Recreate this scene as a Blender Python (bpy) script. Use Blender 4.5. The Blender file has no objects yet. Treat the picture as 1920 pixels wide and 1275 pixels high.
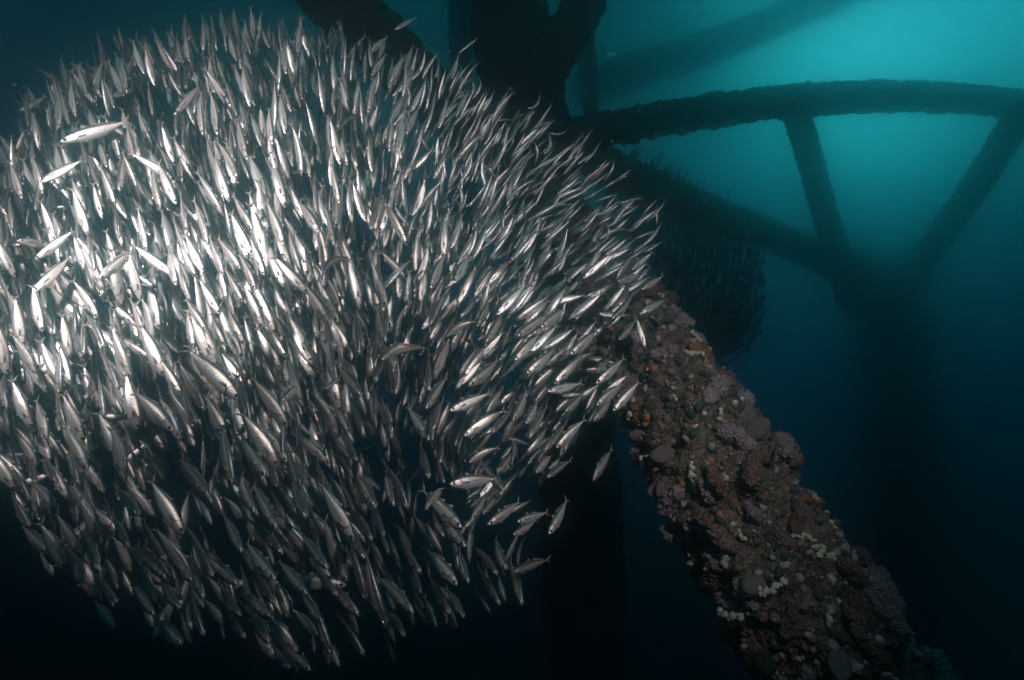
import bpy, math, random
import numpy as np
from mathutils import Vector, Matrix, noise, Quaternion

rng = random.Random(11)
scene = bpy.context.scene
C = scene.collection
R = math.radians

# ------------------------------------------------------------------ camera
cam_d = bpy.data.cameras.new("camera")
cam = bpy.data.objects.new("camera", cam_d)
C.objects.link(cam)
cam_d.lens = 21.0
cam_d.sensor_width = 36.0
cam_d.clip_start = 0.05
cam_d.clip_end = 500
cam.location = (0, 0, 0)
cam.rotation_euler = (R(90 + 12), 0, 0)
scene.camera = cam
CM = Matrix.Rotation(R(102), 4, 'X')
F = 21.0 / 36.0 * 1920.0


def at(px, py, d):
    return CM @ Vector(((px - 960) / F * d, -(py - 637.5) / F * d, -d))


def camdir(dx, dy, dz):
    """image direction (x right, y down, z away from the camera) as a world vector"""
    return (CM.to_3x3() @ Vector((dx, -dy, -dz)))


# ------------------------------------------------------------------ world: the open water seen from within
world = bpy.data.worlds.new("World")
scene.world = world
world.use_nodes = True
nt = world.node_tree
nt.nodes.clear()


def N(tree, typ, **kw):
    n = tree.nodes.new(typ)
    for k, v in kw.items():
        if k == 'inp':
            for kk, vv in v.items():
                n.inputs[kk].default_value = vv
        else:
            setattr(n, k, v)
    return n


def ramp(tree, stops, interp='EASE'):
    n = tree.nodes.new('ShaderNodeValToRGB')
    cr = n.color_ramp
    cr.interpolation = interp
    while len(cr.elements) < len(stops):
        cr.elements.new(0.5)
    for e, (p, c) in zip(cr.elements, stops):
        e.position = p
        e.color = (c[0], c[1], c[2], 1) if not isinstance(c, (int, float)) else (c, c, c, 1)
    return n


WORLD_STRENGTH = 2.6
sun_dir = (at(1700, -20, 1)).normalized()          # towards the bright patch of surface
tilt = (Vector((0.08, 0.0, 0.997))).normalized()    # brighter up and to the right
tc = N(nt, 'ShaderNodeTexCoord')
dotT = N(nt, 'ShaderNodeVectorMath', operation='DOT_PRODUCT')
dotT.inputs[1].default_value = tilt
nt.links.new(tc.outputs['Generated'], dotT.inputs[0])
mr = N(nt, 'ShaderNodeMapRange')
mr.inputs['From Min'].default_value = -0.6
mr.inputs['From Max'].default_value = 0.9
nt.links.new(dotT.outputs['Value'], mr.inputs['Value'])
rp = ramp(nt, [(0.0, (0.0, 0.0, 0.0)),
               (0.30, (0.0, 0.0, 0.0001)),
               (0.38, (0.0, 0.0004, 0.003)),
               (0.467, (0.0, 0.0045, 0.015)),
               (0.55, (0.0001, 0.012, 0.032)),
               (0.61, (0.0003, 0.022, 0.044)),
               (0.67, (0.0005, 0.045, 0.057)),
               (0.735, (0.0006, 0.080, 0.086)),
               (0.83, (0.0010, 0.096, 0.093)),
               (1.0, (0.003, 0.17, 0.15))], 'LINEAR')
nt.links.new(mr.outputs['Result'], rp.inputs['Fac'])
dotS = N(nt, 'ShaderNodeVectorMath', operation='DOT_PRODUCT')
dotS.inputs[1].default_value = sun_dir
nt.links.new(tc.outputs['Generated'], dotS.inputs[0])
mx = N(nt, 'ShaderNodeMath', operation='MAXIMUM')
mx.inputs[1].default_value = 0.0
nt.links.new(dotS.outputs['Value'], mx.inputs[0])
pw1 = N(nt, 'ShaderNodeMath', operation='POWER')
pw1.inputs[1].default_value = 70.0
nt.links.new(mx.outputs[0], pw1.inputs[0])
pw2 = N(nt, 'ShaderNodeMath', operation='POWER')
pw2.inputs[1].default_value = 140.0
nt.links.new(mx.outputs[0], pw2.inputs[0])
g1 = N(nt, 'ShaderNodeVectorMath', operation='SCALE')
g1.inputs[0].default_value = (0.0, 0.72, 0.64)
nt.links.new(pw1.outputs[0], g1.inputs['Scale'])
g2 = N(nt, 'ShaderNodeVectorMath', operation='SCALE')
g2.inputs[0].default_value = (1.1, 2.4, 2.1)
nt.links.new(pw2.outputs[0], g2.inputs['Scale'])
a1 = N(nt, 'ShaderNodeVectorMath', operation='ADD')
nt.links.new(rp.outputs['Color'], a1.inputs[0])
nt.links.new(g1.outputs[0], a1.inputs[1])
a2 = N(nt, 'ShaderNodeVectorMath', operation='ADD')
nt.links.new(a1.outputs[0], a2.inputs[0])
nt.links.new(g2.outputs[0], a2.inputs[1])
bg = N(nt, 'ShaderNodeBackground')
bg.inputs['Strength'].default_value = WORLD_STRENGTH
nt.links.new(a2.outputs[0], bg.inputs['Color'])
wo = N(nt, 'ShaderNodeOutputWorld')
nt.links.new(bg.outputs[0], wo.inputs['Surface'])

# ------------------------------------------------------------------ light: daylight from the surface, the diver's two strobes
sd = bpy.data.lights.new("sun", 'SUN')
sd.energy = 0.34
sd.angle = R(25)
sd.color = (0.04, 0.95, 0.70)
so = bpy.data.objects.new("sun", sd)
C.objects.link(so)
so.rotation_euler = (-sun_dir).to_track_quat('-Z', 'Y').to_euler()


def strobe(name, loc, target, power, size, blend, color):
    l = bpy.data.lights.new(name, 'SPOT')
    l.energy = power
    l.spot_size = R(size)
    l.spot_blend = blend
    l.color = color
    l.shadow_soft_size = 0.05
    o = bpy.data.objects.new(name, l)
    C.objects.link(o)
    o.location = loc
    o.rotation_euler = (Vector(target) - Vector(loc)).to_track_quat('-Z', 'Y').to_euler()
    return o


strobe("strobe_lamp", (-1.65, 0.95, 1.05), at(330, 420, 3.1), 640, 102, 1.0, (1.0, 0.865, 0.86))
strobe("strobe_lamp", (1.05, 0.25, 0.95), at(840, 500, 3.0), 350, 110, 1.0, (1.0, 0.865, 0.86))

scene.view_settings.view_transform = 'Standard'
scene.view_settings.look = 'None'
scene.view_settings.exposure = 0.0
scene.view_settings.gamma = 1.0
scene.cycles.use_denoising = True
scene.cycles.max_bounces = 8
scene.cycles.diffuse_bounces = 2
scene.cycles.glossy_bounces = 2
scene.cycles.transmission_bounces = 2
scene.cycles.volume_bounces = 5
scene.cycles.sample_clamp_indirect = 4.0
scene.cycles.sample_clamp_direct = 0.0


# ------------------------------------------------------------------ helpers
def tag(o, label=None, cat=None, group=None, kind=None):
    if label: o['label'] = label
    if cat: o['category'] = cat
    if group: o['group'] = group
    if kind: o['kind'] = kind
    return o


def mesh_from(name, v, f, mats=(), mi=None, attrs=None, smooth=True):
    me = bpy.data.meshes.new(name)
    v = np.asarray(v, dtype=np.float32)
    me.vertices.add(len(v))
    me.vertices.foreach_set('co', v.ravel())
    lens = np.array([len(x) for x in f], dtype=np.int32)
    loops = np.array([i for x in f for i in x], dtype=np.int32)
    me.loops.add(len(loops))
    me.loops.foreach_set('vertex_index', loops)
    me.polygons.add(len(f))
    starts = np.concatenate(([0], np.cumsum(lens)[:-1])).astype(np.int32)
    me.polygons.foreach_set('loop_start', starts)
    me.polygons.foreach_set('loop_total', lens)
    for m in mats: me.materials.append(m)
    if mi is not None:
        me.polygons.foreach_set('material_index', np.asarray(mi, dtype=np.int32))
    me.polygons.foreach_set('use_smooth', np.full(len(f), smooth))
    if attrs:
        for k, a in attrs.items():
            at_ = me.attributes.new(k, 'FLOAT', 'POINT')
            at_.data.foreach_set('value', np.asarray(a, dtype=np.float32))
    me.update(calc_edges=True)
    me.validate()
    return me


def link(name, me, parent=None, M=None):
    o = bpy.data.objects.new(name, me)
    C.objects.link(o)
    if parent is not None: o.parent = parent
    if M is not None: o.matrix_local = M
    return o


def mat(name):
    m = bpy.data.materials.new(name)
    m.use_nodes = True
    t = m.node_tree
    return m, t, t.nodes['Principled BSDF']


# ------------------------------------------------------------------ materials
def attr(t, name):
    return N(t, 'ShaderNodeAttribute', attribute_name=name)


def mathn(t, op, a, b=None, clamp=False):
    n = N(t, 'ShaderNodeMath', operation=op, use_clamp=clamp)
    for i, x in enumerate((a, b)):
        if x is None: continue
        if isinstance(x, (int, float)): n.inputs[i].default_value = x
        else: t.links.new(x, n.inputs[i])
    return n.outputs[0]


def mixc(t, fac, a, b, mode='MIX'):
    n = N(t, 'ShaderNodeMix', data_type='RGBA', blend_type=mode)
    for i, x in ((0, fac), (6, a), (7, b)):
        if isinstance(x, (int, float)): n.inputs[i].default_value = x
        elif isinstance(x, tuple): n.inputs[i].default_value = (*x, 1)
        else: t.links.new(x, n.inputs[i])
    return n.outputs[2]


def smooth(t, v, a, b):
    n = N(t, 'ShaderNodeMapRange', interpolation_type='SMOOTHSTEP')
    n.inputs['From Min'].default_value = a
    n.inputs['From Max'].default_value = b
    t.links.new(v, n.inputs['Value'])
    return n.outputs['Result']


def fish_skin():
    m, t, p = mat("fish_skin")
    fu, fv, rn = attr(t, 'fu').outputs['Fac'], attr(t, 'fv').outputs['Fac'], attr(t, 'rnd').outputs['Fac']
    comb = N(t, 'ShaderNodeCombineXYZ')
    t.links.new(mathn(t, 'MULTIPLY', fu, 26.0), comb.inputs[0])
    t.links.new(mathn(t, 'MULTIPLY', fv, 3.0), comb.inputs[1])
    t.links.new(mathn(t, 'MULTIPLY', rn, 40.0), comb.inputs[2])
    no = N(t, 'ShaderNodeTexNoise', inp={'Scale': 1.0, 'Detail': 3.0})
    t.links.new(comb.outputs[0], no.inputs['Vector'])
    # flank silver, slightly varied from fish to fish
    silver = mixc(t, rn, (0.50, 0.50, 0.50), (0.72, 0.70, 0.68))
    silver = mixc(t, mathn(t, 'MULTIPLY', no.outputs['Fac'], 0.45), silver, (0.34, 0.34, 0.35))
    back = mixc(t, smooth(t, fv, 0.42, 0.80), silver, (0.10, 0.115, 0.125))
    # thin gold line where flank meets back
    gold = mathn(t, 'MULTIPLY', smooth(t, fv, 0.28, 0.42), smooth(t, fv, 0.62, 0.46))
    back = mixc(t, mathn(t, 'MULTIPLY', gold, 0.8), back, (0.88, 0.58, 0.38))
    # row of short dark bars along the lateral line
    bars = mathn(t, 'SINE', mathn(t, 'MULTIPLY', fu, 135.0))
    bars = smooth(t, bars, 0.1, 0.9)
    zone = mathn(t, 'MULTIPLY', smooth(t, fv, -0.22, -0.05), smooth(t, fv, 0.34, 0.16))
    zone = mathn(t, 'MULTIPLY', zone, mathn(t, 'MULTIPLY', smooth(t, fu, 0.26, 0.34), smooth(t, fu, 0.80, 0.66)))
    back = mixc(t, mathn(t, 'MULTIPLY', mathn(t, 'MULTIPLY', bars, zone), 0.62), back, (0.07, 0.07, 0.075))
    # fine lengthwise streaks
    st = smooth(t, mathn(t, 'SINE', mathn(t, 'MULTIPLY', fv, 26.0)), 0.5, 1.0)
    st = mathn(t, 'MULTIPLY', st, mathn(t, 'MULTIPLY', smooth(t, fu, 0.24, 0.34), smooth(t, fu, 0.9, 0.8)))
    back = mixc(t, mathn(t, 'MULTIPLY', st, 0.30), back, (0.12, 0.12, 0.12))
    # gill cover edge
    gx = mathn(t, 'ADD', fu, mathn(t, 'MULTIPLY', mathn(t, 'MULTIPLY', fv, fv), 0.05))
    g = mathn(t, 'MULTIPLY', smooth(t, gx, 0.205, 0.222), smooth(t, gx, 0.246, 0.230))
    back = mixc(t, mathn(t, 'MULTIPLY', g, 0.75), back, (0.05, 0.05, 0.05))
    # blotchy cheek plates
    ck = mathn(t, 'MULTIPLY', smooth(t, fu, 0.22, 0.18), smooth(t, no.outputs['Fac'], 0.50, 0.62))
    back = mixc(t, mathn(t, 'MULTIPLY', ck, 0.6), back, (0.13, 0.12, 0.12))
    t.links.new(back, p.inputs['Base Color'])
    p.inputs['Metallic'].default_value = 0.68
    t.links.new(mathn(t, 'ADD', mathn(t, 'MULTIPLY', no.outputs['Fac'], 0.24), 0.19), p.inputs['Roughness'])
    bmp = N(t, 'ShaderNodeBump', inp={'Strength': 0.35, 'Distance': 0.004})
    c2 = N(t, 'ShaderNodeCombineXYZ')
    t.links.new(mathn(t, 'MULTIPLY', fu, 60.0), c2.inputs[0])
    t.links.new(mathn(t, 'MULTIPLY', fv, 9.0), c2.inputs[1])
    t.links.new(mathn(t, 'MULTIPLY', rn, 40.0), c2.inputs[2])
    n2 = N(t, 'ShaderNodeTexNoise', inp={'Scale': 1.0, 'Detail': 2.0})
    t.links.new(c2.outputs[0], n2.inputs['Vector'])
    t.links.new(n2.outputs['Fac'], bmp.inputs['Height'])
    t.links.new(bmp.outputs[0], p.inputs['Normal'])
    return m


M_SKIN = fish_skin()
M_FIN_AND_SHADE, t_, p_ = mat("fish_fin_and_shade")
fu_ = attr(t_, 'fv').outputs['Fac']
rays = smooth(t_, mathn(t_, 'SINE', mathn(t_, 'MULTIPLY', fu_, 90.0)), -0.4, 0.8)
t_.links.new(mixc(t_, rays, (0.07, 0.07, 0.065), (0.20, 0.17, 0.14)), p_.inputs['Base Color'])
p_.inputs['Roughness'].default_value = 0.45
M_IRIS, t_, p_ = mat("fish_iris")
nn = N(t_, 'ShaderNodeTexNoise', inp={'Scale': 300.0})
t_.links.new(mixc(t_, nn.outputs['Fac'], (0.85, 0.82, 0.76), (0.6, 0.55, 0.48)), p_.inputs['Base Color'])
p_.inputs['Metallic'].default_value = 0.7
p_.inputs['Roughness'].default_value = 0.3
M_PUPIL, t_, p_ = mat("fish_pupil")
nn = N(t_, 'ShaderNodeTexNoise', inp={'Scale': 80.0})
t_.links.new(mixc(t_, nn.outputs['Fac'], (0.008, 0.008, 0.01), (0.02, 0.02, 0.022)), p_.inputs['Base Color'])
p_.inputs['Roughness'].default_value = 0.08

# ------------------------------------------------------------------ the fish: one body mesh per pose, about 1 long, head towards +X, back towards +Z
PROF = [(0, .006), (.015, .018), (.04, .032), (.08, .047), (.14, .064), (.21, .078), (.30, .089), (.40, .092), (.50, .087),
        (.60, .074), (.70, .056), (.78, .038), (.84, .023), (.885, .0155), (.92, .013)]
PROF = [(a, b * (1 + .09 * min(1, (1 - a) / .3) * min(1, a / .05))) for a, b in PROF]
PS, PH = [a for a, b in PROF], [b for a, b in PROF]


def prof(s): return float(np.interp(s, PS, PH))


def width(s): return prof(s) * float(np.interp(s, [0, .1, .3, .6, .85, .92], [.9, .60, .54, .54, .55, .30]))


def fish_template(nsec, nring, bend, pitch, deep, eyes):
    v, f, mi, fu, fv = [], [], [], [], []
    ss = [((i / (nsec - 1)) ** 1.12) * 0.92 for i in range(nsec)]
    for s in ss:
        h, w = prof(s) * deep, width(s)
        for k in range(nring):
            a = 2 * math.pi * k / nring
            ca, sa = math.cos(a), math.sin(a)
            z = h * sa * (1.0 if sa > 0 else 1.06)
            y = w * math.copysign(abs(ca) ** 0.85, ca)
            v.append((s, y, z))
            fu.append(s)
            fv.append(sa)
    for i in range(nsec - 1):
        for k in range(nring):
            k2 = (k + 1) % nring
            f.append((i * nring + k, i * nring + k2, (i + 1) * nring + k2, (i + 1) * nring + k))
            mi.append(0)
    for end, i0 in ((0, 0), (1, (nsec - 1) * nring)):
        idx = list(range(i0, i0 + nring))
        f.append(tuple(idx if end == 1 else idx[::-1]))
        mi.append(0)

    def fin(outline, tk, y0=0.0, splay=0.0, side=1):
        """a thin blade from an outline of (s, z, relative thickness); tk: half thickness at the root"""
        b = len(v)
        n = len(outline)
        for sg in (1, -1):
            for j, (s, z, q) in enumerate(outline):
                v.append((s, y0 + sg * tk * q + splay * (s - outline[0][0]), z))
                fu.append(s)
                fv.append(z * 9 + j * 0.05)
        f.append(tuple(range(b, b + n)))
        f.append(tuple(range(b + 2 * n - 1, b + n - 1, -1)))
        mi.extend((1, 1))
        for j in range(n):
            j2 = (j + 1) % n
            f.append((b + j2, b + j, b + n + j, b + n + j2))
            mi.append(1)

    for sg in (1, -1):   # forked tail, upper and lower lobe
        fin([(.885, 0, 1), (.90, sg * .013, 1), (.935, sg * .045, .6), (.975, sg * .070, .3), (1.015, sg * .098, .1),
             (.992, sg * .064, .25), (.966, sg * .032, .35), (.95, 0, .5)], .006)
    hb = lambda s: prof(s) * deep
    fin([(.33, hb(.33) * .8, 1), (.345, hb(.345) + .045, .2), (.37, hb(.37) + .040, .2), (.42, hb(.42) + .012, .3), (.45, hb(.45) * .85, 1)], .0035)
    fin([(.50, hb(.50) * .85, 1), (.52, hb(.52) + .034, .2), (.56, hb(.56) + .018, .3), (.66, hb(.66) + .012, .3), (.80, hb(.80) + .012, .2), (.82, hb(.82) * .7, 1)], .0035)
    fin([(.55, -hb(.55) * .85, 1), (.57, -hb(.57) - .034, .2), (.61, -hb(.61) - .018, .3), (.70, -hb(.70) - .010, .3), (.80, -hb(.80) - .012, .2), (.82, -hb(.82) * .7, 1)], .0035)
    for sg in (1, -1):   # pectoral and pelvic fins
        fin([(.235, -.005, 1), (.26, .012, .6), (.33, .006, .2), (.37, -.014, .1), (.30, -.026, .4), (.245, -.022, .8)], .003,
            y0=sg * width(.24) * .93, splay=sg * .25)
        fin([(.27, -hb(.27) * .93, 1), (.34, -hb(.3) - .032, .2), (.335, -hb(.3) * .95, .5)], .003, y0=sg * .012, splay=sg * .2)
    if eyes:
        for sg in (1, -1):
            ev, ef, em = eye_geo(6, 4)
            b = len(v)
            for (x, y, z) in ev:
                v.append((.078 + x, sg * (width(.078) * .80) + sg * y, .012 + z))
                fu.append(0.078)
                fv.append(0.2)
            for q, mm in zip(ef, em):
                f.append(tuple(b + i for i in (q if sg == 1 else q[::-1])))
                mi.append(mm + 2)
    V = np.array(v)
    s = V[:, 0].copy()
    x = np.clip(s - 0.18, 0, None)
    # swimming bend: sideways and a little up or down, keeping the length about right
    V[:, 1] += bend * x ** 2
    V[:, 2] += pitch * x ** 2
    V[:, 0] -= (bend ** 2 + pitch ** 2) * 0.62 * x ** 3
    V[:, 0] = 0.5 - V[:, 0]
    return V, f, np.array(mi), np.array(fu), np.array(fv)


def eye_geo(n, m):
    """half-sunk eyeball looking towards +Y: pupil disc and silver ring"""
    v, f, mi = [], [], []
    r = .029
    for i in range(m):
        a = (0.10 + 0.95 * i / (m - 1)) * math.pi / 2
        for k in range(n):
            b = 2 * math.pi * k / n
            v.append((r * math.sin(a) * math.cos(b), r * 0.62 * math.cos(a), r * math.sin(a) * math.sin(b)))
    v.append((0, r * .63, 0))
    for i in range(m - 1):
        for k in range(n):
            k2 = (k + 1) % n
            f.append((i * n + k, (i + 1) * n + k, (i + 1) * n + k2, i * n + k2))
            mi.append(1 if i < (m - 1) * 0.5 else 0)
    for k in range(n):
        f.append((len(v) - 1, k, (k + 1) % n))
        mi.append(1)
    return v, f, mi


MATS = (M_SKIN, M_FIN_AND_SHADE, M_IRIS, M_PUPIL)
POSES = [(0, 0, 1.0), (.14, .03, .97), (-.14, 0, 1.03), (.32, 0, .96), (-.32, .04, 1.0), (.62, 0, .98), (-.62, 0, .98), (.05, -.05, 1.06), (-.05, .04, .93), (1.0, 0, .97), (-1.0, 0, .97)]
STRAIGHT, MILD, BENT_P, BENT_N = (0, 7, 8, 1, 2), (1, 2, 3, 4), (5, 9), (6, 10)
HI = [[] for _ in POSES]
for i, (b, pz, dp) in enumerate(POSES):
    V, f, mi, fu, fv = fish_template(22, 16, b, pz, dp, False)
    for q in range(2):
        r_ = rng.random()
        HI[i].append(mesh_from("fish", V, f, MATS, mi, {'fu': fu, 'fv': fv, 'rnd': np.full(len(V), r_)}))
LO = [fish_template(13, 10, b, pz, dp, True) for (b, pz, dp) in POSES]
XLO = [fish_template(7, 6, b, pz, dp, False) for (b, pz, dp) in POSES[:5]]
EYES = []
for sg in (1, -1):
    ev, ef, em = eye_geo(14, 6)
    ev = [(-x, sg * y, z) for (x, y, z) in ev]
    ef = [q if sg == -1 else q[::-1] for q in ef]
    EYES.append(mesh_from("eye", ev, ef, (M_IRIS, M_PUPIL), em))


def frame_of(head, up, roll):
    """rotation whose X is the head direction and Z the back, rolled about X"""
    X = head.normalized()
    Z = (up - X * up.dot(X))
    if Z.length < 1e-4: Z = Vector((1, 0, 0)) - X * X.x
    Z.normalize()
    Y = Z.cross(X)
    M = Matrix((X, Y, Z)).transposed()
    return M @ Matrix.Rotation(roll, 3, 'X')


# ------------------------------------------------------------------ the big school
CTR, AX = (545, 640), (700, 610)


def rad2(px, py): return ((px - CTR[0]) / AX[0]) ** 2 + ((py - CTR[1]) / AX[1]) ** 2


def shell(px, py, t=0.0):
    """camera distance of the ball of fish: t = 0 its near face, 1 its far face"""
    w = math.sqrt(max(0.0, 1 - rad2(px, py)))
    return 3.3 - 0.55 * (py - 600) / 600 - 1.05 * w + t * (2.0 * w + 0.12)


# heading of the fish across the school (image directions, y down)
FIELD = [(60, 250, .05, 1), (60, 600, .2, 1), (50, 900, .42, 1), (250, 200, .12, 1), (300, 450, .25, 1), (300, 800, .42, 1), (300, 1100, .55, 1),
         (500, 150, .10, 1), (500, 400, .35, 1), (480, 650, .45, 1), (480, 950, .6, 1), (560, 1150, .65, 1), (620, 130, .05, 1), (650, 300, .18, 1),
         (650, 600, .3, 1), (650, 850, .5, 1), (760, 1050, .6, 1), (900, 1060, .5, 1), (740, 200, -.35, 1), (780, 350, -.25, 1), (760, 500, .05, 1),
         (740, 700, .05, 1), (830, 850, .2, 1), (850, 200, -.6, 1), (900, 350, -.6, 1), (950, 500, -.7, 1), (850, 600, -.6, 1), (900, 700, -.8, 1),
         (900, 780, -.9, 1), (1000, 300, -.9, 1), (1100, 400, -1, .8), (1100, 550, -1, .8), (1100, 680, -1, .9), (1000, 800, -.8, 1), (1200, 420, -1, .7),
         (1160, 750, -.7, 1), (930, 950, -1, .6), (1040, 970, -.6, 1)]


def heading(px, py):
    sx = sy = 0
    for (x, y, a, b) in FIELD:
        w = 1 / ((px - x) ** 2 + (py - y) ** 2 + 900) ** 1.5
        l = math.hypot(a, b)
        sx += w * a / l
        sy += w * b / l
    l = math.hypot(sx, sy)
    return sx / l, sy / l


OUT = [(-90, 330), (0, 320), (20, 245), (48, 180), (105, 145), (150, 120), (240, 82), (290, 76), (340, 62), (400, 52), (520, 45), (560, 70), (632, 60),
       (700, 110), (780, 120), (860, 130), (900, 165), (960, 200), (1050, 255), (1110, 290), (1165, 305), (1195, 370), (1225, 410), (1222, 470), (1205, 520),
       (1205, 590), (1180, 640), (1160, 680), (1160, 740), (1110, 780), (1060, 800), (1045, 850), (1010, 900), (985, 960), (985, 1010), (950, 1060),
       (930, 1110), (860, 1140), (760, 1180), (690, 1210), (610, 1240), (540, 1230), (450, 1180), (340, 1180), (250, 1140), (190, 1100), (110, 1050), (50, 990), (10, 940), (-90, 860)]


def inside(px, py, P=OUT):
    c = False
    n = len(P)
    for i in range(n):
        x1, y1 = P[i]
        x2, y2 = P[i - 1]
        if (y1 > py) != (y2 > py) and px < (x2 - x1) * (py - y1) / (y2 - y1) + x1: c = not c
    return c


def base_roll(px, py):
    """high on the right the fish show more of their belly, elsewhere their flank"""
    k = max(0.0, min(1.0, (px - 640) / 260)) * max(0.0, min(1.0, (620 - py) / 260))
    return k


def girth(px, py):
    """the fish low in the school are well fed, those high and far along it slimmer"""
    top = max(0.0, min(1.0, (700 - py) / 450))
    return 1.08 - 0.20 * top - 0.10 * base_roll(px, py)


def fish_matrix(px, py, d, dx, dy, plen, tilt_z, roll, lead=None):
    """fish centred at pixel (px,py), distance d, heading (dx,dy) in the image, plen: its length in pixels"""
    L = plen * d / F
    full = L / max(0.35, math.sqrt(max(0.05, 1 - tilt_z ** 2)))
    h = camdir(dx * math.sqrt(1 - tilt_z ** 2), dy * math.sqrt(1 - tilt_z ** 2), tilt_z)
    # turn with the line of sight, so that the heading reads right away from the middle of the view
    q = Vector((0, 0, -1)).rotation_difference(Vector(((px - 960) / F, -(py - 637.5) / F, -1)))
    h = CM.to_3x3() @ (q @ (CM.to_3x3().transposed() @ h))
    up = Vector((0, -0.15, 1))
    M = frame_of(h, up, roll).to_4x4()
    M.translation = at(px, py, d)
    return M, full


# head x, head y, tail x, tail y [, pose: b bent one way, c bent the other] of fish that can be told apart in the photograph
E = """742 54 780 33;693 97 729 69;710 105 725 72;862 97 898 72;698 138 724 103;733 148 757 104;773 147 812 106 c;847 144 861 107;755 175 767 120;
992 203 1022 197 c;1013 235 1039 225;1034 250 1065 258 c;1022 287 1043 266 c;1077 280 1102 261;1085 306 1115 285;1135 337 1165 302 c;1165 380 1207 368;
1188 423 1232 390;1208 458 1243 427;1187 504 1218 477;1162 527 1203 515;1205 541 1245 518;1202 587 1249 560;1162 635 1194 602;1120 717 1173 672;
1121 758 1165 718;1152 768 1195 718;1115 787 1155 738;1030 733 1087 722;1062 770 1098 737;1022 843 1063 792;1045 837 1093 787;1072 662 1125 618;
1113 898 1145 840;1006 884 1033 850;1028 893 1064 862;1030 997 1067 938;973 977 1022 963;965 1001 1008 977;918 980 977 943;968 1070 1022 1047;
978 1128 956 1050;935 1128 895 1063;948 1062 920 1010;930 1073 893 1022;878 1088 852 1030;855 1092 800 1027;842 1145 802 1080;868 1152 838 1107;
870 1020 813 960;862 985 790 917;848 907 930 895;787 1070 740 1007;773 1145 712 1077;757 1188 728 1143;682 1223 628 1150;140 1083 78 978;213 1175 177 1127;
338 1205 290 1157;383 1187 345 1107;458 1193 410 1130;505 1202 460 1130;563 1223 503 1153;580 1253 533 1207;543 1250 503 1210;82 1033 43 983;218 1128 173 1073;
288 1150 247 1093;335 1138 290 1080;308 1135 263 1083;53 985 20 920;128 268 233 222;85 342 147 297;313 328 252 290;613 87 632 53;50 232 51 180;107 197 105 147;
137 213 133 153;158 175 150 125;315 122 297 80;265 133 252 80;285 155 275 95;440 108 428 63;398 100 402 57;527 90 525 47;503 85 492 57;468 97 460 63;
340 113 333 70;352 110 347 63;23 332 22 257;72 545 127 482;75 485 132 432;43 453 87 460;193 522 248 462;165 745 193 695 b;533 748 563 722;272 467 262 392;
613 727 640 705;62 698 33 625;447 501 411 445;350 475 326 410;377 507 350 440;417 513 394 442;469 474 435 403;529 455 508 382;595 432 563 376;494 513 471 447;
477 540 457 478;409 586 376 526;453 563 425 505;573 547 517 482;585 520 572 455;625 455 618 388;662 509 637 428;617 607 573 530;631 601 596 524;354 561 328 488;
383 617 352 563;456 643 422 578;420 645 389 586;606 510 623 460 c;548 645 515 588;380 768 337 677;441 747 360 652;318 806 258 731;337 737 304 677;422 695 394 635;
304 702 268 606;322 689 300 635;220 727 195 660;193 650 170 581;215 645 200 608;110 677 91 635;366 791 333 720;122 802 102 733;87 820 68 747;154 825 120 739;
790 387 826 327;862 392 881 329 c;762 398 749 323;896 301 935 249;867 269 896 223;770 311 795 250;909 269 938 229 c;743 287 759 226;729 280 738 222;864 338 894 298 c;
917 387 936 323;925 317 954 269;951 376 996 327;965 287 1005 255;1004 362 1054 313;1032 317 1065 270;771 206 797 158;762 247 786 199;795 248 819 197;823 237 838 186;
856 214 878 172;835 218 859 186;892 221 915 177;733 225 758 186;731 352 737 305;723 572 697 487;722 638 700 568;718 637 730 568;933 588 987 532;882 720 942 675;
847 768 915 740;915 532 953 492 c;852 528 882 475;808 537 830 475;840 628 870 598 c;718 672 755 633 c;742 735 748 672;803 730 803 665;800 762 830 708;807 605 827 548;
913 638 940 592;973 628 1020 592;1040 495 1070 428;990 698 1043 655;967 673 1010 628;873 815 930 772 c;923 810 955 772;963 785 995 728;987 792 1013 752;993 818 1023 758;
803 822 763 762;733 808 707 748;675 740 640 685;1095 520 1143 480;1150 595 1187 560;1017 612 1063 578;812 802 822 750;803 892 784 830;738 945 715 880;763 949 728 865;
702 947 665 886;696 1009 661 947;682 1043 641 978;719 1001 696 949;667 861 640 809;831 1003 805 959;943 917 909 872;886 968 917 926;907 961 935 922;882 865 917 836 c;
934 882 969 846;825 866 831 822;832 903 813 857;800 951 817 899 c;517 987 475 913;527 1035 473 967;340 997 283 900;388 928 340 860;307 1047 260 983;308 1082 257 1017;
382 1118 352 1040;443 1095 383 1033;398 1077 357 997;453 1032 418 963;513 1083 453 1017;513 1127 472 1063;573 1110 523 1053;613 1063 560 997;573 967 537 897;450 1152 400 1097;
503 1153 448 1107;603 1163 557 1113;630 1113 583 1057;147 980 127 907;173 973 137 907;153 1043 108 963;182 1053 147 987;240 1023 210 963;267 1063 243 1020;257 963 227 913;
55 937 27 873;67 905 52 857;103 903 73 853;147 905 127 843""".replace("\n", "")
EXPL = []
for row in E.split(";"):
    a = row.split()
    EXPL.append((*map(float, a[:4]), a[4] if len(a) > 4 else ''))

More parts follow.
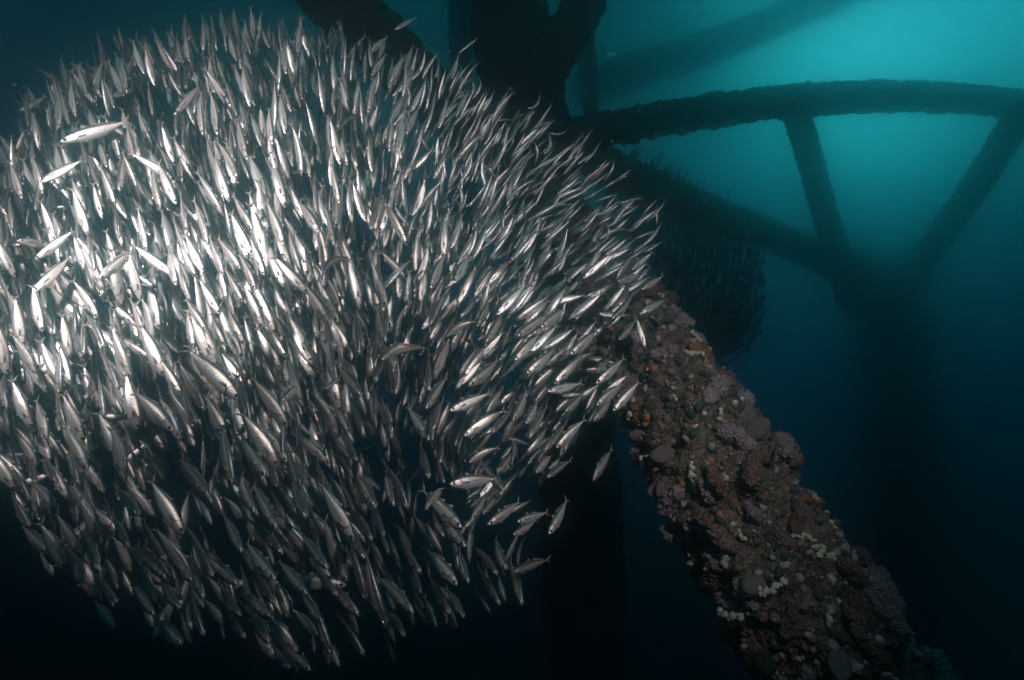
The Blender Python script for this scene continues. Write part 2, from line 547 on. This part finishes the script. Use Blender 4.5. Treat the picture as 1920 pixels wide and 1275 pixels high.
# labels for the fish that stand out by themselves; the others are described by their look and place below
SPECIAL = {
    (742, 54): "dark-backed silver fish swimming alone above the top of the school, under the slanting brace",
    (862, 97): "slim pale fish swimming alone before the dark leg, highest on that side",
    (693, 97): "upper slim fish of the crossed pair before the slanting brace above the school",
    (710, 105): "steeper fish of the crossed pair before the slanting brace above the school",
    (773, 147): "long curved fish on the upper edge of the school, between slanting brace and leg",
    (992, 203): "small arched fish outside the upper edge, where the dark legs and braces meet",
    (1034, 250): "dark fish with a turquoise tail, outside the school where the curved beam begins",
    (1113, 898): "lone silver fish hanging between the school and the encrusted brace, nose down",
    (1030, 997): "lone upright fish below the others at the lower edge facing the black leg",
    (968, 1070): "gold-backed fish pointing left, alone in black water at the lower edge",
    (978, 1128): "steel-grey fish diving almost straight down, lowest beside the gold-backed one",
    (973, 977): "gold-edged small fish lying nearly level above its darker twin",
    (965, 1001): "dark small fish lying nearly level just under a gold-edged one",
    (1202, 587): "bright orange-tinted fish just in front of the top of the encrusted brace",
    (1208, 458): "outermost fish on the school's far edge, above the encrusted brace, slim and pale",
    (1188, 423): "long violet-grey fish at the tip of the school before the far dark shoal",
    (848, 907): "large fish lying level across the diving ones in the lower middle",
    (862, 985): "largest dark-flanked fish in the lower middle, tail spread, nose down to the right",
    (870, 1020): "large fish diving just beneath the tail-spread largest one, eye clearly visible",
    (128, 268): "very bright fish lying across the others near the upper left edge",
    (85, 342): "grey fish slanting down left, below the very bright crosswise one",
    (313, 328): "grey fish heading down right across the bright ones, upper left",
    (43, 453): "grey fish lying level, nose to the left edge of the photo",
    (75, 485): "long grey slanted fish, upper of two beside the level one at left",
    (72, 545): "bright slanted fish pointing down left, lower of two below the level one",
    (193, 522): "dark crosswise fish slanting down left amid the brightest fish",
    (165, 745): "dark strongly bent fish among straight ones on the left flank",
    (62, 698): "bright violet-edged fish standing out near the dark left flank",
    (213, 1175): "dim teal fish, lowest on the left, outside the school's lower edge",
    (338, 1205): "thin blue-green fish in black water below the school's lower left edge",
    (50, 232): "thin fish alone at the upper left tip of the school, tail straight up",
    (613, 87): "short pale fish leaning right at the top edge, before the slanting brace",
    (617, 607): "large bar-flanked bright fish in the middle of the school, eye ringed silver",
    (573, 547): "brilliant white-striped fish slanting down right in the middle of the school",
    (606, 510): "crescent-shaped fish curled beside straight ones, near the middle of the school",
    (882, 720): "broad fish with large eye, heading left in the lower right of the school",
    (847, 768): "broad nearly level fish heading left, under the other broad one",
    (762, 398): "long chalk-white fish diving steeply where the two streams of fish meet",
    (1072, 662): "bright striped fish with clear eye, right flank of the school",
    (1030, 733): "level fish with violet-tinted belly near the encrusted brace",
    (580, 1253): "lowest fish of the whole school, at its bottom tip",
    (441, 747): "large dark fish overlapping a bright one in the left middle, eye visible",
}
ONES = "zero one two three four five six seven eight nine ten eleven twelve thirteen fourteen fifteen sixteen seventeen eighteen nineteen".split()
TENS = "x x twenty thirty forty fifty sixty seventy eighty ninety".split()


def say(n):
    n = max(0, min(99, int(round(n))))
    return ONES[n] if n < 20 else TENS[n // 10] + ("-" + ONES[n % 10] if n % 10 else "")


def head_words(dx, dy):
    a = math.degrees(math.atan2(abs(dx), dy))
    side = 'right' if dx > 0 else 'left'
    if a < 12: return "nose straight down"
    if a < 40: return "nose steeply down " + side
    if a < 68: return "slanting down " + side
    return "lying level, nose " + side


used = set()


def fish_label(hx, hy, cx, cy, dx, dy, plen, bent):
    key = (int(hx), int(hy))
    if key in SPECIAL: return SPECIAL[key]
    size = "long" if plen > 88 else ("small" if plen < 52 else "silver")
    look = size + (" bent fish" if bent else " fish")
    gx, gy = cx / 19.2, cy / 12.75
    while True:
        s = f"{look} {head_words(dx, dy)}, {say(gx)} percent across, {say(gy)} percent down the photo"
        if s not in used:
            used.add(s)
            return s
        gy += 1


GROUP = "silver fish of the big school"


def add_fish(hx, hy, tx, ty, bent='', d=None, cat="fish"):
    cx, cy = (hx + tx) / 2, (hy + ty) / 2
    dx, dy = hx - tx, hy - ty
    pl = math.hypot(dx, dy)
    dx, dy = dx / pl, dy / pl
    plen = pl * 1.10
    if d is None: d = shell(cx, cy) - 0.03 - rng.random() * 0.12
    want = 0.205 + 0.03 * rng.random() - .055 * base_roll(cx, cy)
    ratio = plen * d / F / want
    tz = 0.0
    if ratio < 0.95:
        tz = -math.sqrt(1 - max(0.5, ratio) ** 2)
        tz *= 0.9
    tz += rng.uniform(-.08, .08)
    k = base_roll(cx, cy)
    # roll so that the belly turns to the camera where the school is seen from below
    sgn = 1 if dx < 0 else -1
    roll = sgn * (R(70) * k) + R(rng.uniform(-22, 22))
    M, full = fish_matrix(cx, cy, d, dx, dy, plen, tz, roll)
    if bent == 'c': pose = rng.choice(BENT_P)
    elif bent == 'b': pose = rng.choice(BENT_N)
    else: pose = rng.choice(STRAIGHT + (MILD if k > 0.3 else ()))
    me = rng.choice(HI[pose])
    o = link("fish", me)
    gr = full * girth(cx, cy)
    o.matrix_world = M @ Matrix.Diagonal((full, gr, gr, 1))
    tag(o, fish_label(hx, hy, cx, cy, dx, dy, plen, bool(bent)), cat, GROUP)
    for sg, em in zip((1, -1), EYES):
        link("eye", em, o, Matrix.Translation((0.5 - .078, sg * width(.078) * .80, .012)))
    return o, cx, cy


placed = []
for e in EXPL:
    o, cx, cy = add_fish(*e)
    placed.append((cx, cy))
# the remaining nearest ones follow the streams of the school
tries = 0
while len(placed) < 299 and tries < 60000:
    tries += 1
    px, py = rng.uniform(-10, 1180), rng.uniform(60, 1180)
    if not inside(px, py): continue
    gap = 33 if tries < 30000 else 27
    if any((px - a) ** 2 + (py - b) ** 2 < gap * gap for a, b in placed): continue
    if px > 700 and tries < 20000: continue
    dx, dy = heading(px, py)
    a = R(rng.gauss(0, 6))
    dx, dy = dx * math.cos(a) - dy * math.sin(a), dx * math.sin(a) + dy * math.cos(a)
    L = (66 + 42 * max(0, py - 250) / 700) * rng.uniform(.85, 1.15)
    add_fish(px + dx * L / 2, py + dy * L / 2, px - dx * L / 2, py - dy * L / 2)
    placed.append((px, py))


def merge_fish(name, items, templates, mats):
    """many fish in one mesh: items are (pose, 4x4 matrix, random value)"""
    V, LO_, LT, MI, FU, FV, RN = [], [], [], [], [], [], []
    flat = []
    for (v, f, mi, fu, fv) in templates:
        flat.append((np.array([i for q in f for i in q], dtype=np.int32), np.array([len(q) for q in f], dtype=np.int32)))
    off = 0
    for pose, M, r_ in items:
        v, f, mi, fu, fv = templates[pose]
        A = np.array(M)
        V.append(v @ A[:3, :3].T + A[:3, 3])
        LO_.append(flat[pose][0] + off)
        LT.append(flat[pose][1])
        MI.append(mi)
        FU.append(fu)
        FV.append(fv)
        RN.append(np.full(len(v), r_))
        off += len(v)
    V = np.concatenate(V).astype(np.float32)
    LO_, LT, MI = np.concatenate(LO_), np.concatenate(LT), np.concatenate(MI).astype(np.int32)
    me = bpy.data.meshes.new(name)
    me.vertices.add(len(V))
    me.vertices.foreach_set('co', V.ravel())
    me.loops.add(len(LO_))
    me.loops.foreach_set('vertex_index', LO_)
    me.polygons.add(len(LT))
    me.polygons.foreach_set('loop_start', np.concatenate(([0], np.cumsum(LT)[:-1])).astype(np.int32))
    me.polygons.foreach_set('loop_total', LT)
    for m in mats: me.materials.append(m)
    me.polygons.foreach_set('material_index', MI)
    me.polygons.foreach_set('use_smooth', np.full(len(LT), True))
    for k, a in (('fu', FU), ('fv', FV), ('rnd', RN)):
        at_ = me.attributes.new(k, 'FLOAT', 'POINT')
        at_.data.foreach_set('value', np.concatenate(a).astype(np.float32))
    me.update(calc_edges=True)
    return link(name, me)


items = []
want_n = 3400
while len(items) < want_n + 900:
    core = len(items) >= want_n      # the dim heart of the school
    px, py = (rng.gauss(640, 260), rng.gauss(600, 210)) if core else (rng.uniform(-90, 1240), rng.uniform(40, 1250))
    if not inside(px + rng.gauss(0, 11), py + rng.gauss(0, 11)): continue
    q = rng.random()
    t = rng.uniform(.6, 1.1) if core else .02 if q < .13 else (rng.random() * .5 if q < .46 else rng.uniform(.5, 1.1))
    # the lower edge is looser than the heart of the school
    if py > 520 and t < .5 and rng.random() < min(.86, 0.10 + (py - 520) / 420): continue
    if py > 760 and t >= .5 and rng.random() < min(.8, (py - 760) / 300) * (.5 if core else 1): continue
    if abs(px - 700 - (py - 500) * .18) < 55 and 430 < py < 1000 and t < .5 and rng.random() < .6: continue
    if px > 950 and rng.random() < 0.15: continue
    d = shell(px, py, t) + 0.10 + (0.22 if t > .02 else 0)
    dx, dy = heading(px, py)
    a = R(rng.gauss(0, 9 if rng.random() < .9 else 35))
    dx, dy = dx * math.cos(a) - dy * math.sin(a), dx * math.sin(a) + dy * math.cos(a)
    L = (0.230 - .040 * max(0, min(1, (px - 640) / 200))) * rng.uniform(.76, 1.16)
    topness = max(0, min(1, (620 - py) / 420))
    tz = rng.gauss((-0.28 - 0.25 * topness) * (1 - .8 * base_roll(px, py)), .18)
    tz = max(-.8, min(.4, tz))
    k = base_roll(px, py)
    roll = (1 if dx < 0 else -1) * R(72) * k + R(rng.gauss(0, 18 + 14 * topness))
    plen = L * F / d * math.sqrt(1 - tz * tz)
    M, full = fish_matrix(px, py, d, dx, dy, plen, tz, roll)
    pose = rng.choice((0, 0, 7, 8, 1, 2, 3, 4) + ((5, 6, 9, 3) if (k > .25 or px > 800) and rng.random() < .5 else ()))
    gr = full * girth(px, py) * rng.uniform(.92, 1.08)
    items.append((pose, M @ Matrix.Diagonal((full, gr, gr, 1)), rng.random()))
o = merge_fish("fish_school", items, LO, MATS)
tag(o, "dense mass of silver fish filling the school behind its nearest fish", "fish school", kind='stuff')

# ------------------------------------------------------------------ the second shoal, a dark ball far behind
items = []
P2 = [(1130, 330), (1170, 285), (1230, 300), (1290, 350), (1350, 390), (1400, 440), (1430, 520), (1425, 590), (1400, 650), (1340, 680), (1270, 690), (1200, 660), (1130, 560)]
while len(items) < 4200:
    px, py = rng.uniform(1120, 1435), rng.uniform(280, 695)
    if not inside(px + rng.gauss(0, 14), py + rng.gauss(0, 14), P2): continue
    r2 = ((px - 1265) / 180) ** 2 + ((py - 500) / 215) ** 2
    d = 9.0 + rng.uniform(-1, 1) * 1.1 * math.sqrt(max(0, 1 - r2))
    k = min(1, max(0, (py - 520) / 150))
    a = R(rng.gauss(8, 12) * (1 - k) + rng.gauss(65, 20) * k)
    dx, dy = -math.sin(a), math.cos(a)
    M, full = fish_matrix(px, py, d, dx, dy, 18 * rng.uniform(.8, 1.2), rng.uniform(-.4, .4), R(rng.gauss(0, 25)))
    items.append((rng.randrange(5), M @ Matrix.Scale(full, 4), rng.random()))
o = merge_fish("distant_fish_school", items, XLO, (M_FIN_AND_SHADE, M_FIN_AND_SHADE))  # whole bodies take the dark fin colour, painted in for the shoal's shade
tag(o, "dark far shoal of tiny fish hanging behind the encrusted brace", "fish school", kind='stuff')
for (hx, hy, tx, ty, d, lab) in ((1268, 55, 1248, 46, 8.5, "dim dark fish alone in teal water to the right of the steep brace"),
                                 (1325, 28, 1309, 27, 11.0, "tiny faint level fish alone near the top, left of the bright surface glow"),
                                 (1163, 92, 1156, 98, 10.0, "tiny faint fish speck between the steep brace and the dim slanting member")):
    o, _, _ = add_fish(hx, hy, tx, ty, d=d)
    tag(o, lab, "fish", "stray fish in open water")

# ------------------------------------------------------------------ platform framework
def growth_mat(name, a, b, c, sc, rough=0.9, bump=0.6, speck=None):
    m, t, p = mat(name)
    tcn = N(t, 'ShaderNodeTexCoord')
    n1 = N(t, 'ShaderNodeTexNoise', inp={'Scale': sc, 'Detail': 6.0, 'Roughness': 0.65})
    n2 = N(t, 'ShaderNodeTexNoise', inp={'Scale': sc * 7, 'Detail': 4.0, 'Roughness': 0.7})
    vo = N(t, 'ShaderNodeTexVoronoi', inp={'Scale': sc * 14})
    for n in (n1, n2, vo): t.links.new(tcn.outputs['Object'], n.inputs['Vector'])
    col = mixc(t, smooth(t, n1.outputs['Fac'], .40, .60), a, b)
    col = mixc(t, smooth(t, n2.outputs['Fac'], .48, .66), col, c)
    if speck:
        col = mixc(t, mathn(t, 'MULTIPLY', smooth(t, vo.outputs['Distance'], .42, .10), .85), col, speck)
    t.links.new(col, p.inputs['Base Color'])
    p.inputs['Roughness'].default_value = rough
    p.inputs['Specular IOR Level'].default_value = 0.25
    h = mathn(t, 'ADD', mathn(t, 'MULTIPLY', n2.outputs['Fac'], .8), mathn(t, 'MULTIPLY', vo.outputs['Distance'], -.5))
    bm = N(t, 'ShaderNodeBump', inp={'Strength': bump, 'Distance': min(.03, 0.12 / sc)})
    t.links.new(h, bm.inputs['Height'])
    t.links.new(bm.outputs[0], p.inputs['Normal'])
    return m


M_STEEL = growth_mat("fouled_steel", (.018, .028, .027), (.035, .042, .038), (.06, .06, .055), 2.5)


def tube_geo(pts, radii, nseg, nring, lump, seed=0.0, freq=3.0, caps=True):
    """a tube along a smooth curve through pts, its skin lumpy with growth"""
    P = [Vector(p) for p in pts]
    n = len(P)
    cs, rs = [], []
    for i in range(nseg + 1):
        u = i / nseg * (n - 1)
        k = min(n - 2, int(u))
        f_ = u - k
        p0, p1, p2, p3 = P[max(0, k - 1)], P[k], P[k + 1], P[min(n - 1, k + 2)]
        if k == 0: p0 = p1 * 2 - p2
        if k == n - 2: p3 = p2 * 2 - p1
        cs.append(0.5 * ((2 * p1) + (p2 - p0) * f_ + (2 * p0 - 5 * p1 + 4 * p2 - p3) * f_ ** 2 + (3 * p1 - p0 - 3 * p2 + p3) * f_ ** 3))
        rs.append(radii[k] * (1 - f_) + radii[k + 1] * f_)
    v, f, fr = [], [], []
    ref = Vector((0.31, 0.2, 0.93))
    for i, (c, r) in enumerate(zip(cs, rs)):
        tn = (cs[min(nseg, i + 1)] - cs[max(0, i - 1)]).normalized()
        a = (ref - tn * ref.dot(tn)).normalized()
        b = tn.cross(a)
        fr.append((c, a, b, tn, r))
        for k in range(nring):
            th = 2 * math.pi * k / nring
            dr = a * math.cos(th) + b * math.sin(th)
            q = c + dr * r
            w = noise.fractal(q * freq + Vector((seed, 0, 0)), 0.8, 2.0, 4) * lump
            v.append(c + dr * (r + w))
    for i in range(nseg):
        for k in range(nring):
            k2 = (k + 1) % nring
            f.append((i * nring + k, i * nring + k2, (i + 1) * nring + k2, (i + 1) * nring + k))
    if caps:
        f.append(tuple(range(nring - 1, -1, -1)))
        f.append(tuple(range(nseg * nring, (nseg + 1) * nring)))
    return v, f, fr


def empty(name, loc):
    o = bpy.data.objects.new(name, None)
    o.location = loc
    o.empty_display_size = 0.2
    C.objects.link(o)
    return o


def member(name, parent, pts, label=None, nseg=240, nring=44, lump=0.06):
    """pts: (px, py, distance, diameter in pixels)"""
    W = [at(x, y, d) - parent.location for (x, y, d, w) in pts]
    rr = [w * d / F / 2 for (x, y, d, w) in pts]
    v, f, _ = tube_geo(W, rr, nseg, nring, lump, seed=rng.uniform(0, 50), freq=8.0)
    o = link(name, mesh_from(name, v, f, (M_STEEL,)), parent)
    if label: o['label'] = label
    return o


fr_near = empty("platform_frame", at(1000, 900, 8.5))
tag(fr_near, "dark underwater platform framework of thick legs and braces meeting behind the school", "platform")
member("leg", fr_near, [(915, -420, 9.6, 130), (952, 0, 8.8, 142), (998, 300, 8.5, 160), (1075, 800, 8.3, 150), (1118, 1500, 8.3, 150)], "thick dark vertical leg", nseg=300)
member("leg", fr_near, [(855, -300, 13, 40), (862, 0, 13, 42), (872, 500, 13, 44)])
member("brace", fr_near, [(1190, -200, 6.8, 84), (1098, 0, 7.2, 78), (1035, 120, 7.6, 74), (965, 260, 8.3, 68)], "steep dark brace")
member("brace", fr_near, [(470, -190, 5.8, 124), (635, 0, 6.4, 118), (790, 160, 7.3, 104), (985, 330, 8.3, 88)], "slanting brace above the school")
member("brace", fr_near, [(985, 270, 8.3, 66), (1120, 246, 8.4, 62), (1280, 217, 8.7, 60), (1460, 192, 9.4, 58), (1650, 181, 10.2, 54), (1800, 185, 10.9, 49), (1925, 197, 11.5, 45), (2050, 216, 12, 42)],
       "curved horizontal beam", nseg=420)
member("brace", fr_near, [(1098, 30, 12.5, 28), (1108, 200, 12.5, 30), (1120, 340, 12.5, 30)])
member("brace", fr_near, [(1090, 172, 24, 70), (1200, 130, 24.5, 66), (1330, 90, 25, 62), (1500, 20, 25.5, 58), (1800, -110, 26, 56), (2100, -260, 26.5, 54)])

fr_far = empty("platform_frame", at(1690, 1000, 19.8))
tag(fr_far, "faint far framework of slanting braces over a broad blurred leg, under the curved beam", "platform")
member("leg", fr_far, [(1662, 480, 26.5, 90), (1672, 600, 26.5, 120), (1690, 900, 26.0, 135), (1700, 1500, 25.5, 150)], "broad blurred leg")
member("brace", fr_far, [(1478, 188, 9.6, 44), (1505, 250, 11.2, 42), (1550, 410, 15, 42), (1600, 560, 18.74, 44)])
member("brace", fr_far, [(1925, 197, 11.5, 50), (1800, 390, 15.5, 46), (1670, 570, 21.5, 42)])
member("brace", fr_far, [(1060, 275, 10.2, 66), (1300, 385, 12.6, 60), (1440, 440, 15.2, 56), (1620, 520, 18.74, 52)])
v, f, _ = tube_geo([at(1605, 470, 18.7) - fr_far.location, at(1602, 510, 18.7) - fr_far.location, at(1600, 560, 18.7) - fr_far.location, at(1596, 596, 18.7) - fr_far.location],
                   [.46, .66, .55, .10], 30, 20, .05, 3.0, 4.0)
link("joint", mesh_from("joint", v, f, (M_STEEL,)), fr_far)

# ------------------------------------------------------------------ the encrusted brace in the foreground
M_CORE = growth_mat("encrusted_core", (0.036, 0.032, 0.022), (0.086, 0.061, 0.047), (0.122, 0.094, 0.086), 5.0, bump=.9, speck=(0.24, 0.205, 0.185))
M_MAUVE = growth_mat("mauve_crust", (0.170, 0.136, 0.146), (0.225, 0.188, 0.202), (0.128, 0.096, 0.102), 1.1, bump=.9, speck=(0.46, 0.42, 0.43))
M_BROWN = growth_mat("brown_crust", (0.094, 0.054, 0.043), (0.151, 0.097, 0.083), (0.065, 0.036, 0.030), 1.1, bump=.9, speck=(0.32, 0.25, 0.235))
M_GREEN = growth_mat("green_algae", (0.022, 0.043, 0.025), (0.043, 0.065, 0.036), (0.014, 0.025, 0.018), 7.0, bump=.9)
M_PALE = growth_mat("pale_anemone", (.36, .33, .28), (.48, .44, .38), (.30, .26, .21), 14.0, bump=.4)
M_RUST = growth_mat("rust_sponge", (0.216, 0.086, 0.043), (0.274, 0.130, 0.058), (0.158, 0.065, 0.036), 1.6, bump=.7)
M_SHELL = growth_mat("mussel_shell", (0.144, 0.119, 0.115), (0.187, 0.158, 0.151), (0.086, 0.065, 0.065), 8.0, bump=.8, speck=(0.259, 0.230, 0.223))


def blob(seed, sub, amp, freq, sq=(1, 1, .75)):
    """a knobbly lump of growth about 1 across, root at the bottom"""
    import bmesh
    bm = bmesh.new()
    bmesh.ops.create_icosphere(bm, subdivisions=sub, radius=0.5)
    s = Vector((seed * 7.3, seed * 3.1, seed))
    for w in bm.verts:
        n_ = w.co.normalized()
        q = n_ * freq + s
        big = noise.fractal(n_ * 1.3 + s, 1.0, 2.0, 2) * .34
        vd, _ = noise.voronoi(q * 1.6)
        knob = (0.45 - min(vd[0], .9)) * amp
        fine = noise.fractal(q * 5.0, .9, 2.0, 3) * amp * .22
        r_ = 0.5 + big * .5 + knob + fine
        w.co = Vector((n_.x * r_ * sq[0], n_.y * r_ * sq[1], n_.z * r_ * sq[2]))
    bm.verts.ensure_lookup_table()
    v = [tuple(w.co) for w in bm.verts]
    f = [tuple(x.index for x in q.verts) for q in bm.faces]
    bm.free()
    return v, f


def shell_geo(open_):
    """a half-open mussel-like pair of crusted valves, hinge at the root"""
    v, f = [], []
    for sg in (1, -1):
        b = len(v)
        for lay in (0, 1):
            for i in range(9):
                u = i / 8
                for k in range(9):
                    a = (k / 8 - .5) * math.pi
                    wid = math.sin(math.pi * min(1, u * .93 + .05)) ** .7 * .30
                    x = math.sin(a) * wid
                    z = u - .12
                    dome = math.cos(a) * wid * .42
                    y = sg * (dome + open_ * u * .35 + .012 - lay * .03) + noise.noise(Vector((x * 9, u * 9, sg * 3))) * .03
                    v.append((x, y, z * .9))
        n = 81
        for i in range(8):
            for k in range(8):
                q = [b + i * 9 + k, b + i * 9 + k + 1, b + (i + 1) * 9 + k + 1, b + (i + 1) * 9 + k]
                f.append(tuple(q))
                f.append(tuple(x + n for x in q[::-1]))
        for i in range(8):
            for k in (0, 8):
                q = [b + i * 9 + k, b + (i + 1) * 9 + k, b + (i + 1) * 9 + k + n, b + i * 9 + k + n]
                f.append(tuple(q))
        for k in range(8):
            for i in (0, 8):
                q = [b + i * 9 + k, b + i * 9 + k + 1, b + i * 9 + k + 1 + n, b + i * 9 + k + n]
                f.append(tuple(q))
    return v, f


def clump_geo(seed):
    """several knobbly lobes of crust grown into one another along a bent line"""
    r_ = random.Random(seed * 17)
    v, f = [], []
    c, a = Vector((-.22, 0, 0)), r_.uniform(-.4, .4)
    for i in range(r_.choice((2, 3, 3, 4))):
        bv, bf = blob(seed * 5 + i, 4 if i < 2 else 3, .26, 2.8, (1, r_.uniform(.75, 1), r_.uniform(.8, 1.1)))
        s = r_.uniform(.40, .66)
        b = len(v)
        v.extend((c.x + x * s, c.y + y * s, c.z + z * s) for x, y, z in bv)
        f.extend(tuple(b + q for q in k) for k in bf)
        a += r_.uniform(-1.0, 1.0)
        c = c + Vector((math.cos(a), math.sin(a), r_.uniform(-.15, .2))) * s * .55
    return v, f


def cluster_geo(seed, n):
    """a little colony of pale closed anemones"""
    r_ = random.Random(seed)
    v, f = [], []
    for i in range(n):
        bv, bf = blob(seed * 10 + i, 3, .30, 1.3, (1, 1, 1.1))
        s = r_.uniform(.22, .58)
        if i == 0: c, a = Vector((0, 0, .15)), r_.uniform(0, 6.28)
        else:
            a += r_.uniform(-1.5, 1.5)
            c = c + Vector((math.cos(a), math.sin(a), r_.uniform(-.1, .1))) * (s + s0) * .40
        s0 = s
        st = r_.uniform(.9, 1.3)
        b = len(v)
        v.extend((c.x + x * s, c.y + y * s * st, c.z + z * s) for x, y, z in bv)
        f.extend(tuple(b + i_ for i_ in q) for q in bf)
    return v, f


bpos = at(1428, 1020, 2.72)
brace = empty("encrusted_brace", bpos)
tag(brace, "thick slanting brace overgrown with crusts, shells and pale anemones, nearest of all the steelwork", "brace")
BP = [(1715, 1500, 2.35, 262), (1584, 1262, 2.5, 254), (1424, 1020, 2.72, 246), (1262, 745, 3.25, 186), (1150, 560, 4.2, 140), (1040, 390, 6.2, 96), (990, 310, 8.0, 74)]
v, f, frames = tube_geo([at(x, y, d) - bpos for x, y, d, w in BP], [w * d / F / 2 for x, y, d, w in BP], 420, 150, .055, 9.0, 9.0)
link("crust", mesh_from("crust", v, f, (M_CORE,)), brace)

CL = []
for i in range(10):
    bv, bf = clump_geo(i + 1)
    CL.append([mesh_from("growth_clump", bv, bf, (m,)) for m in (M_MAUVE, M_BROWN, M_GREEN, M_RUST)])
PC = [mesh_from("anemone_cluster", *cluster_geo(i + 3, n), (M_PALE,)) for i, n in enumerate((3, 5, 6, 8, 10, 4))]
SH = [mesh_from("shell", *shell_geo(a), (M_SHELL,)) for a in (.15, .5, .9)]


def on_brace(u, th, sink, size, spin):
    k = min(len(frames) - 1, int(u * (len(frames) - 1)))
    c, a, b, tn, r = frames[k]
    dr = a * math.cos(th) + b * math.sin(th)
    q = c + dr * r
    w = noise.fractal(q * 9.0 + Vector((9, 0, 0)), 0.8, 2.0, 4) * .055
    p = c + dr * (r + w + sink * size)
    rot = dr.to_track_quat('Z', 'Y').to_matrix() @ Matrix.Rotation(spin, 3, 'Z')
    M = (rot @ Matrix.Diagonal((size, size, size))).to_4x4()
    M.translation = p
    return M, dr, p


def camside(u):
    """angle about the brace that faces the camera"""
    k = min(len(frames) - 1, int(u * (len(frames) - 1)))
    c, a, b, tn, r = frames[k]
    t_ = -(c + bpos)
    return math.atan2(t_.dot(b), t_.dot(a))


U0, U1 = .10, .66
spots = []


def spread(n, gap, wide):
    out, tr = [], 0
    while len(out) < n and tr < 20000:
        tr += 1
        u = U0 + (U1 - U0) * rng.random() ** 1.15
        th = camside(u) + rng.uniform(-wide, wide)
        M, dr, p = on_brace(u, th, 0, 1, 0)
        if any((p - q).length < gap for q in spots): continue
        spots.append(p)
        out.append((u, th))
    return out


for (u, th) in spread(100, .062, 1.75):
    side = math.sin(th - camside(u))
    q = rng.random()
    mi_ = 0 if q < .55 else (1 if q < .90 else (2 if q < .96 else 3))
    size = rng.uniform(.10, .20) * (0.6 if mi_ == 3 else 1)
    M, _, _ = on_brace(u, th, .16, size, rng.uniform(0, 6.28))
    o = link("growth_clump", rng.choice(CL)[mi_], brace, M @ Matrix.Diagonal((1, rng.uniform(.65, 1), rng.uniform(.8, 1.15), 1)))
for (u, th) in spread(64, .038, 1.5):
    M, _, _ = on_brace(u, th, .2, rng.uniform(.030, .062), rng.uniform(0, 6.28))
    link("anemone_cluster", rng.choice(PC), brace, M)
for (u, th) in spread(12, .045, 1.0):
    M, _, _ = on_brace(u, th, .05, rng.uniform(.09, .15), rng.uniform(0, 6.28))
    link("shell", rng.choice(SH), brace, M @ Matrix.Rotation(rng.uniform(.5, 1.3), 4, 'X'))
# the small turf between them
v, f, mi = [], [], []
small = [blob(30 + i, 2, .22, 1.6) for i in range(6)]
for i in range(3200):
    u = .06 + .74 * rng.random()
    th = camside(u) + rng.uniform(-2.1, 2.1)
    s = rng.choice((.014, .018, .024, .032, .045)) * rng.uniform(.8, 1.2)
    M, _, _ = on_brace(u, th, .18, s, rng.uniform(0, 6.28))
    M = M @ Matrix.Diagonal((1, rng.uniform(.6, 1), rng.uniform(.7, 1.5), 1))
    bv, bf = rng.choice(small)
    b = len(v)
    A = np.array(M)
    v.extend((np.array(bv) @ A[:3, :3].T + A[:3, 3]).tolist())
    f.extend(tuple(b + q_ for q_ in q) for q in bf)
    q = rng.random()
    mi.extend([0 if q < .32 else (1 if q < .70 else (2 if q < .96 else 3))] * len(bf))
o = link("growth_turf", mesh_from("growth_turf", v, f, (M_MAUVE, M_BROWN, M_GREEN, M_RUST), mi), brace)
o['kind'] = 'stuff'

# ------------------------------------------------------------------ drifting specks in the water
v, f = [], []
bv, bf = blob(71, 1, .2, 1.4)
for i in range(900):
    px, py = rng.uniform(0, 1250), rng.uniform(60, 1250)
    p = at(px, py, rng.uniform(1.0, 2.6))
    s = rng.uniform(.0006, .0019)
    b = len(v)
    v.extend((p.x + x * s, p.y + y * s, p.z + z * s) for x, y, z in bv)
    f.extend(tuple(b + q_ for q_ in q) for q in bf)
o = link("floating_specks", mesh_from("floating_specks", v, f, (M_PALE,)))
tag(o, "tiny pale specks drifting in the water", "specks", kind='stuff')

# ------------------------------------------------------------------ the water itself
xs, ys, zs = (-30, 30), (-4, 34), (-24, 34)
v = [(x, y, z) for x in xs for y in ys for z in zs]
f = [(0, 1, 3, 2), (4, 6, 7, 5), (0, 4, 5, 1), (2, 3, 7, 6), (0, 2, 6, 4), (1, 5, 7, 3)]
me = mesh_from("haze", v, f, smooth=False)
m = bpy.data.materials.new("sea_water")
m.use_nodes = True
t = m.node_tree
t.nodes.clear()
vol = N(t, 'ShaderNodeVolumePrincipled')
vol.inputs['Color'].default_value = (0.40, 0.735, 0.80, 1)
vol.inputs['Density'].default_value = 0.145
vol.inputs['Anisotropy'].default_value = 0.975
out = N(t, 'ShaderNodeOutputMaterial')
t.links.new(vol.outputs[0], out.inputs['Volume'])
me.materials.append(m)
o = link("haze", me)
tag(o, "clear blue-green sea water that fades the far framework", "haze", kind='stuff')
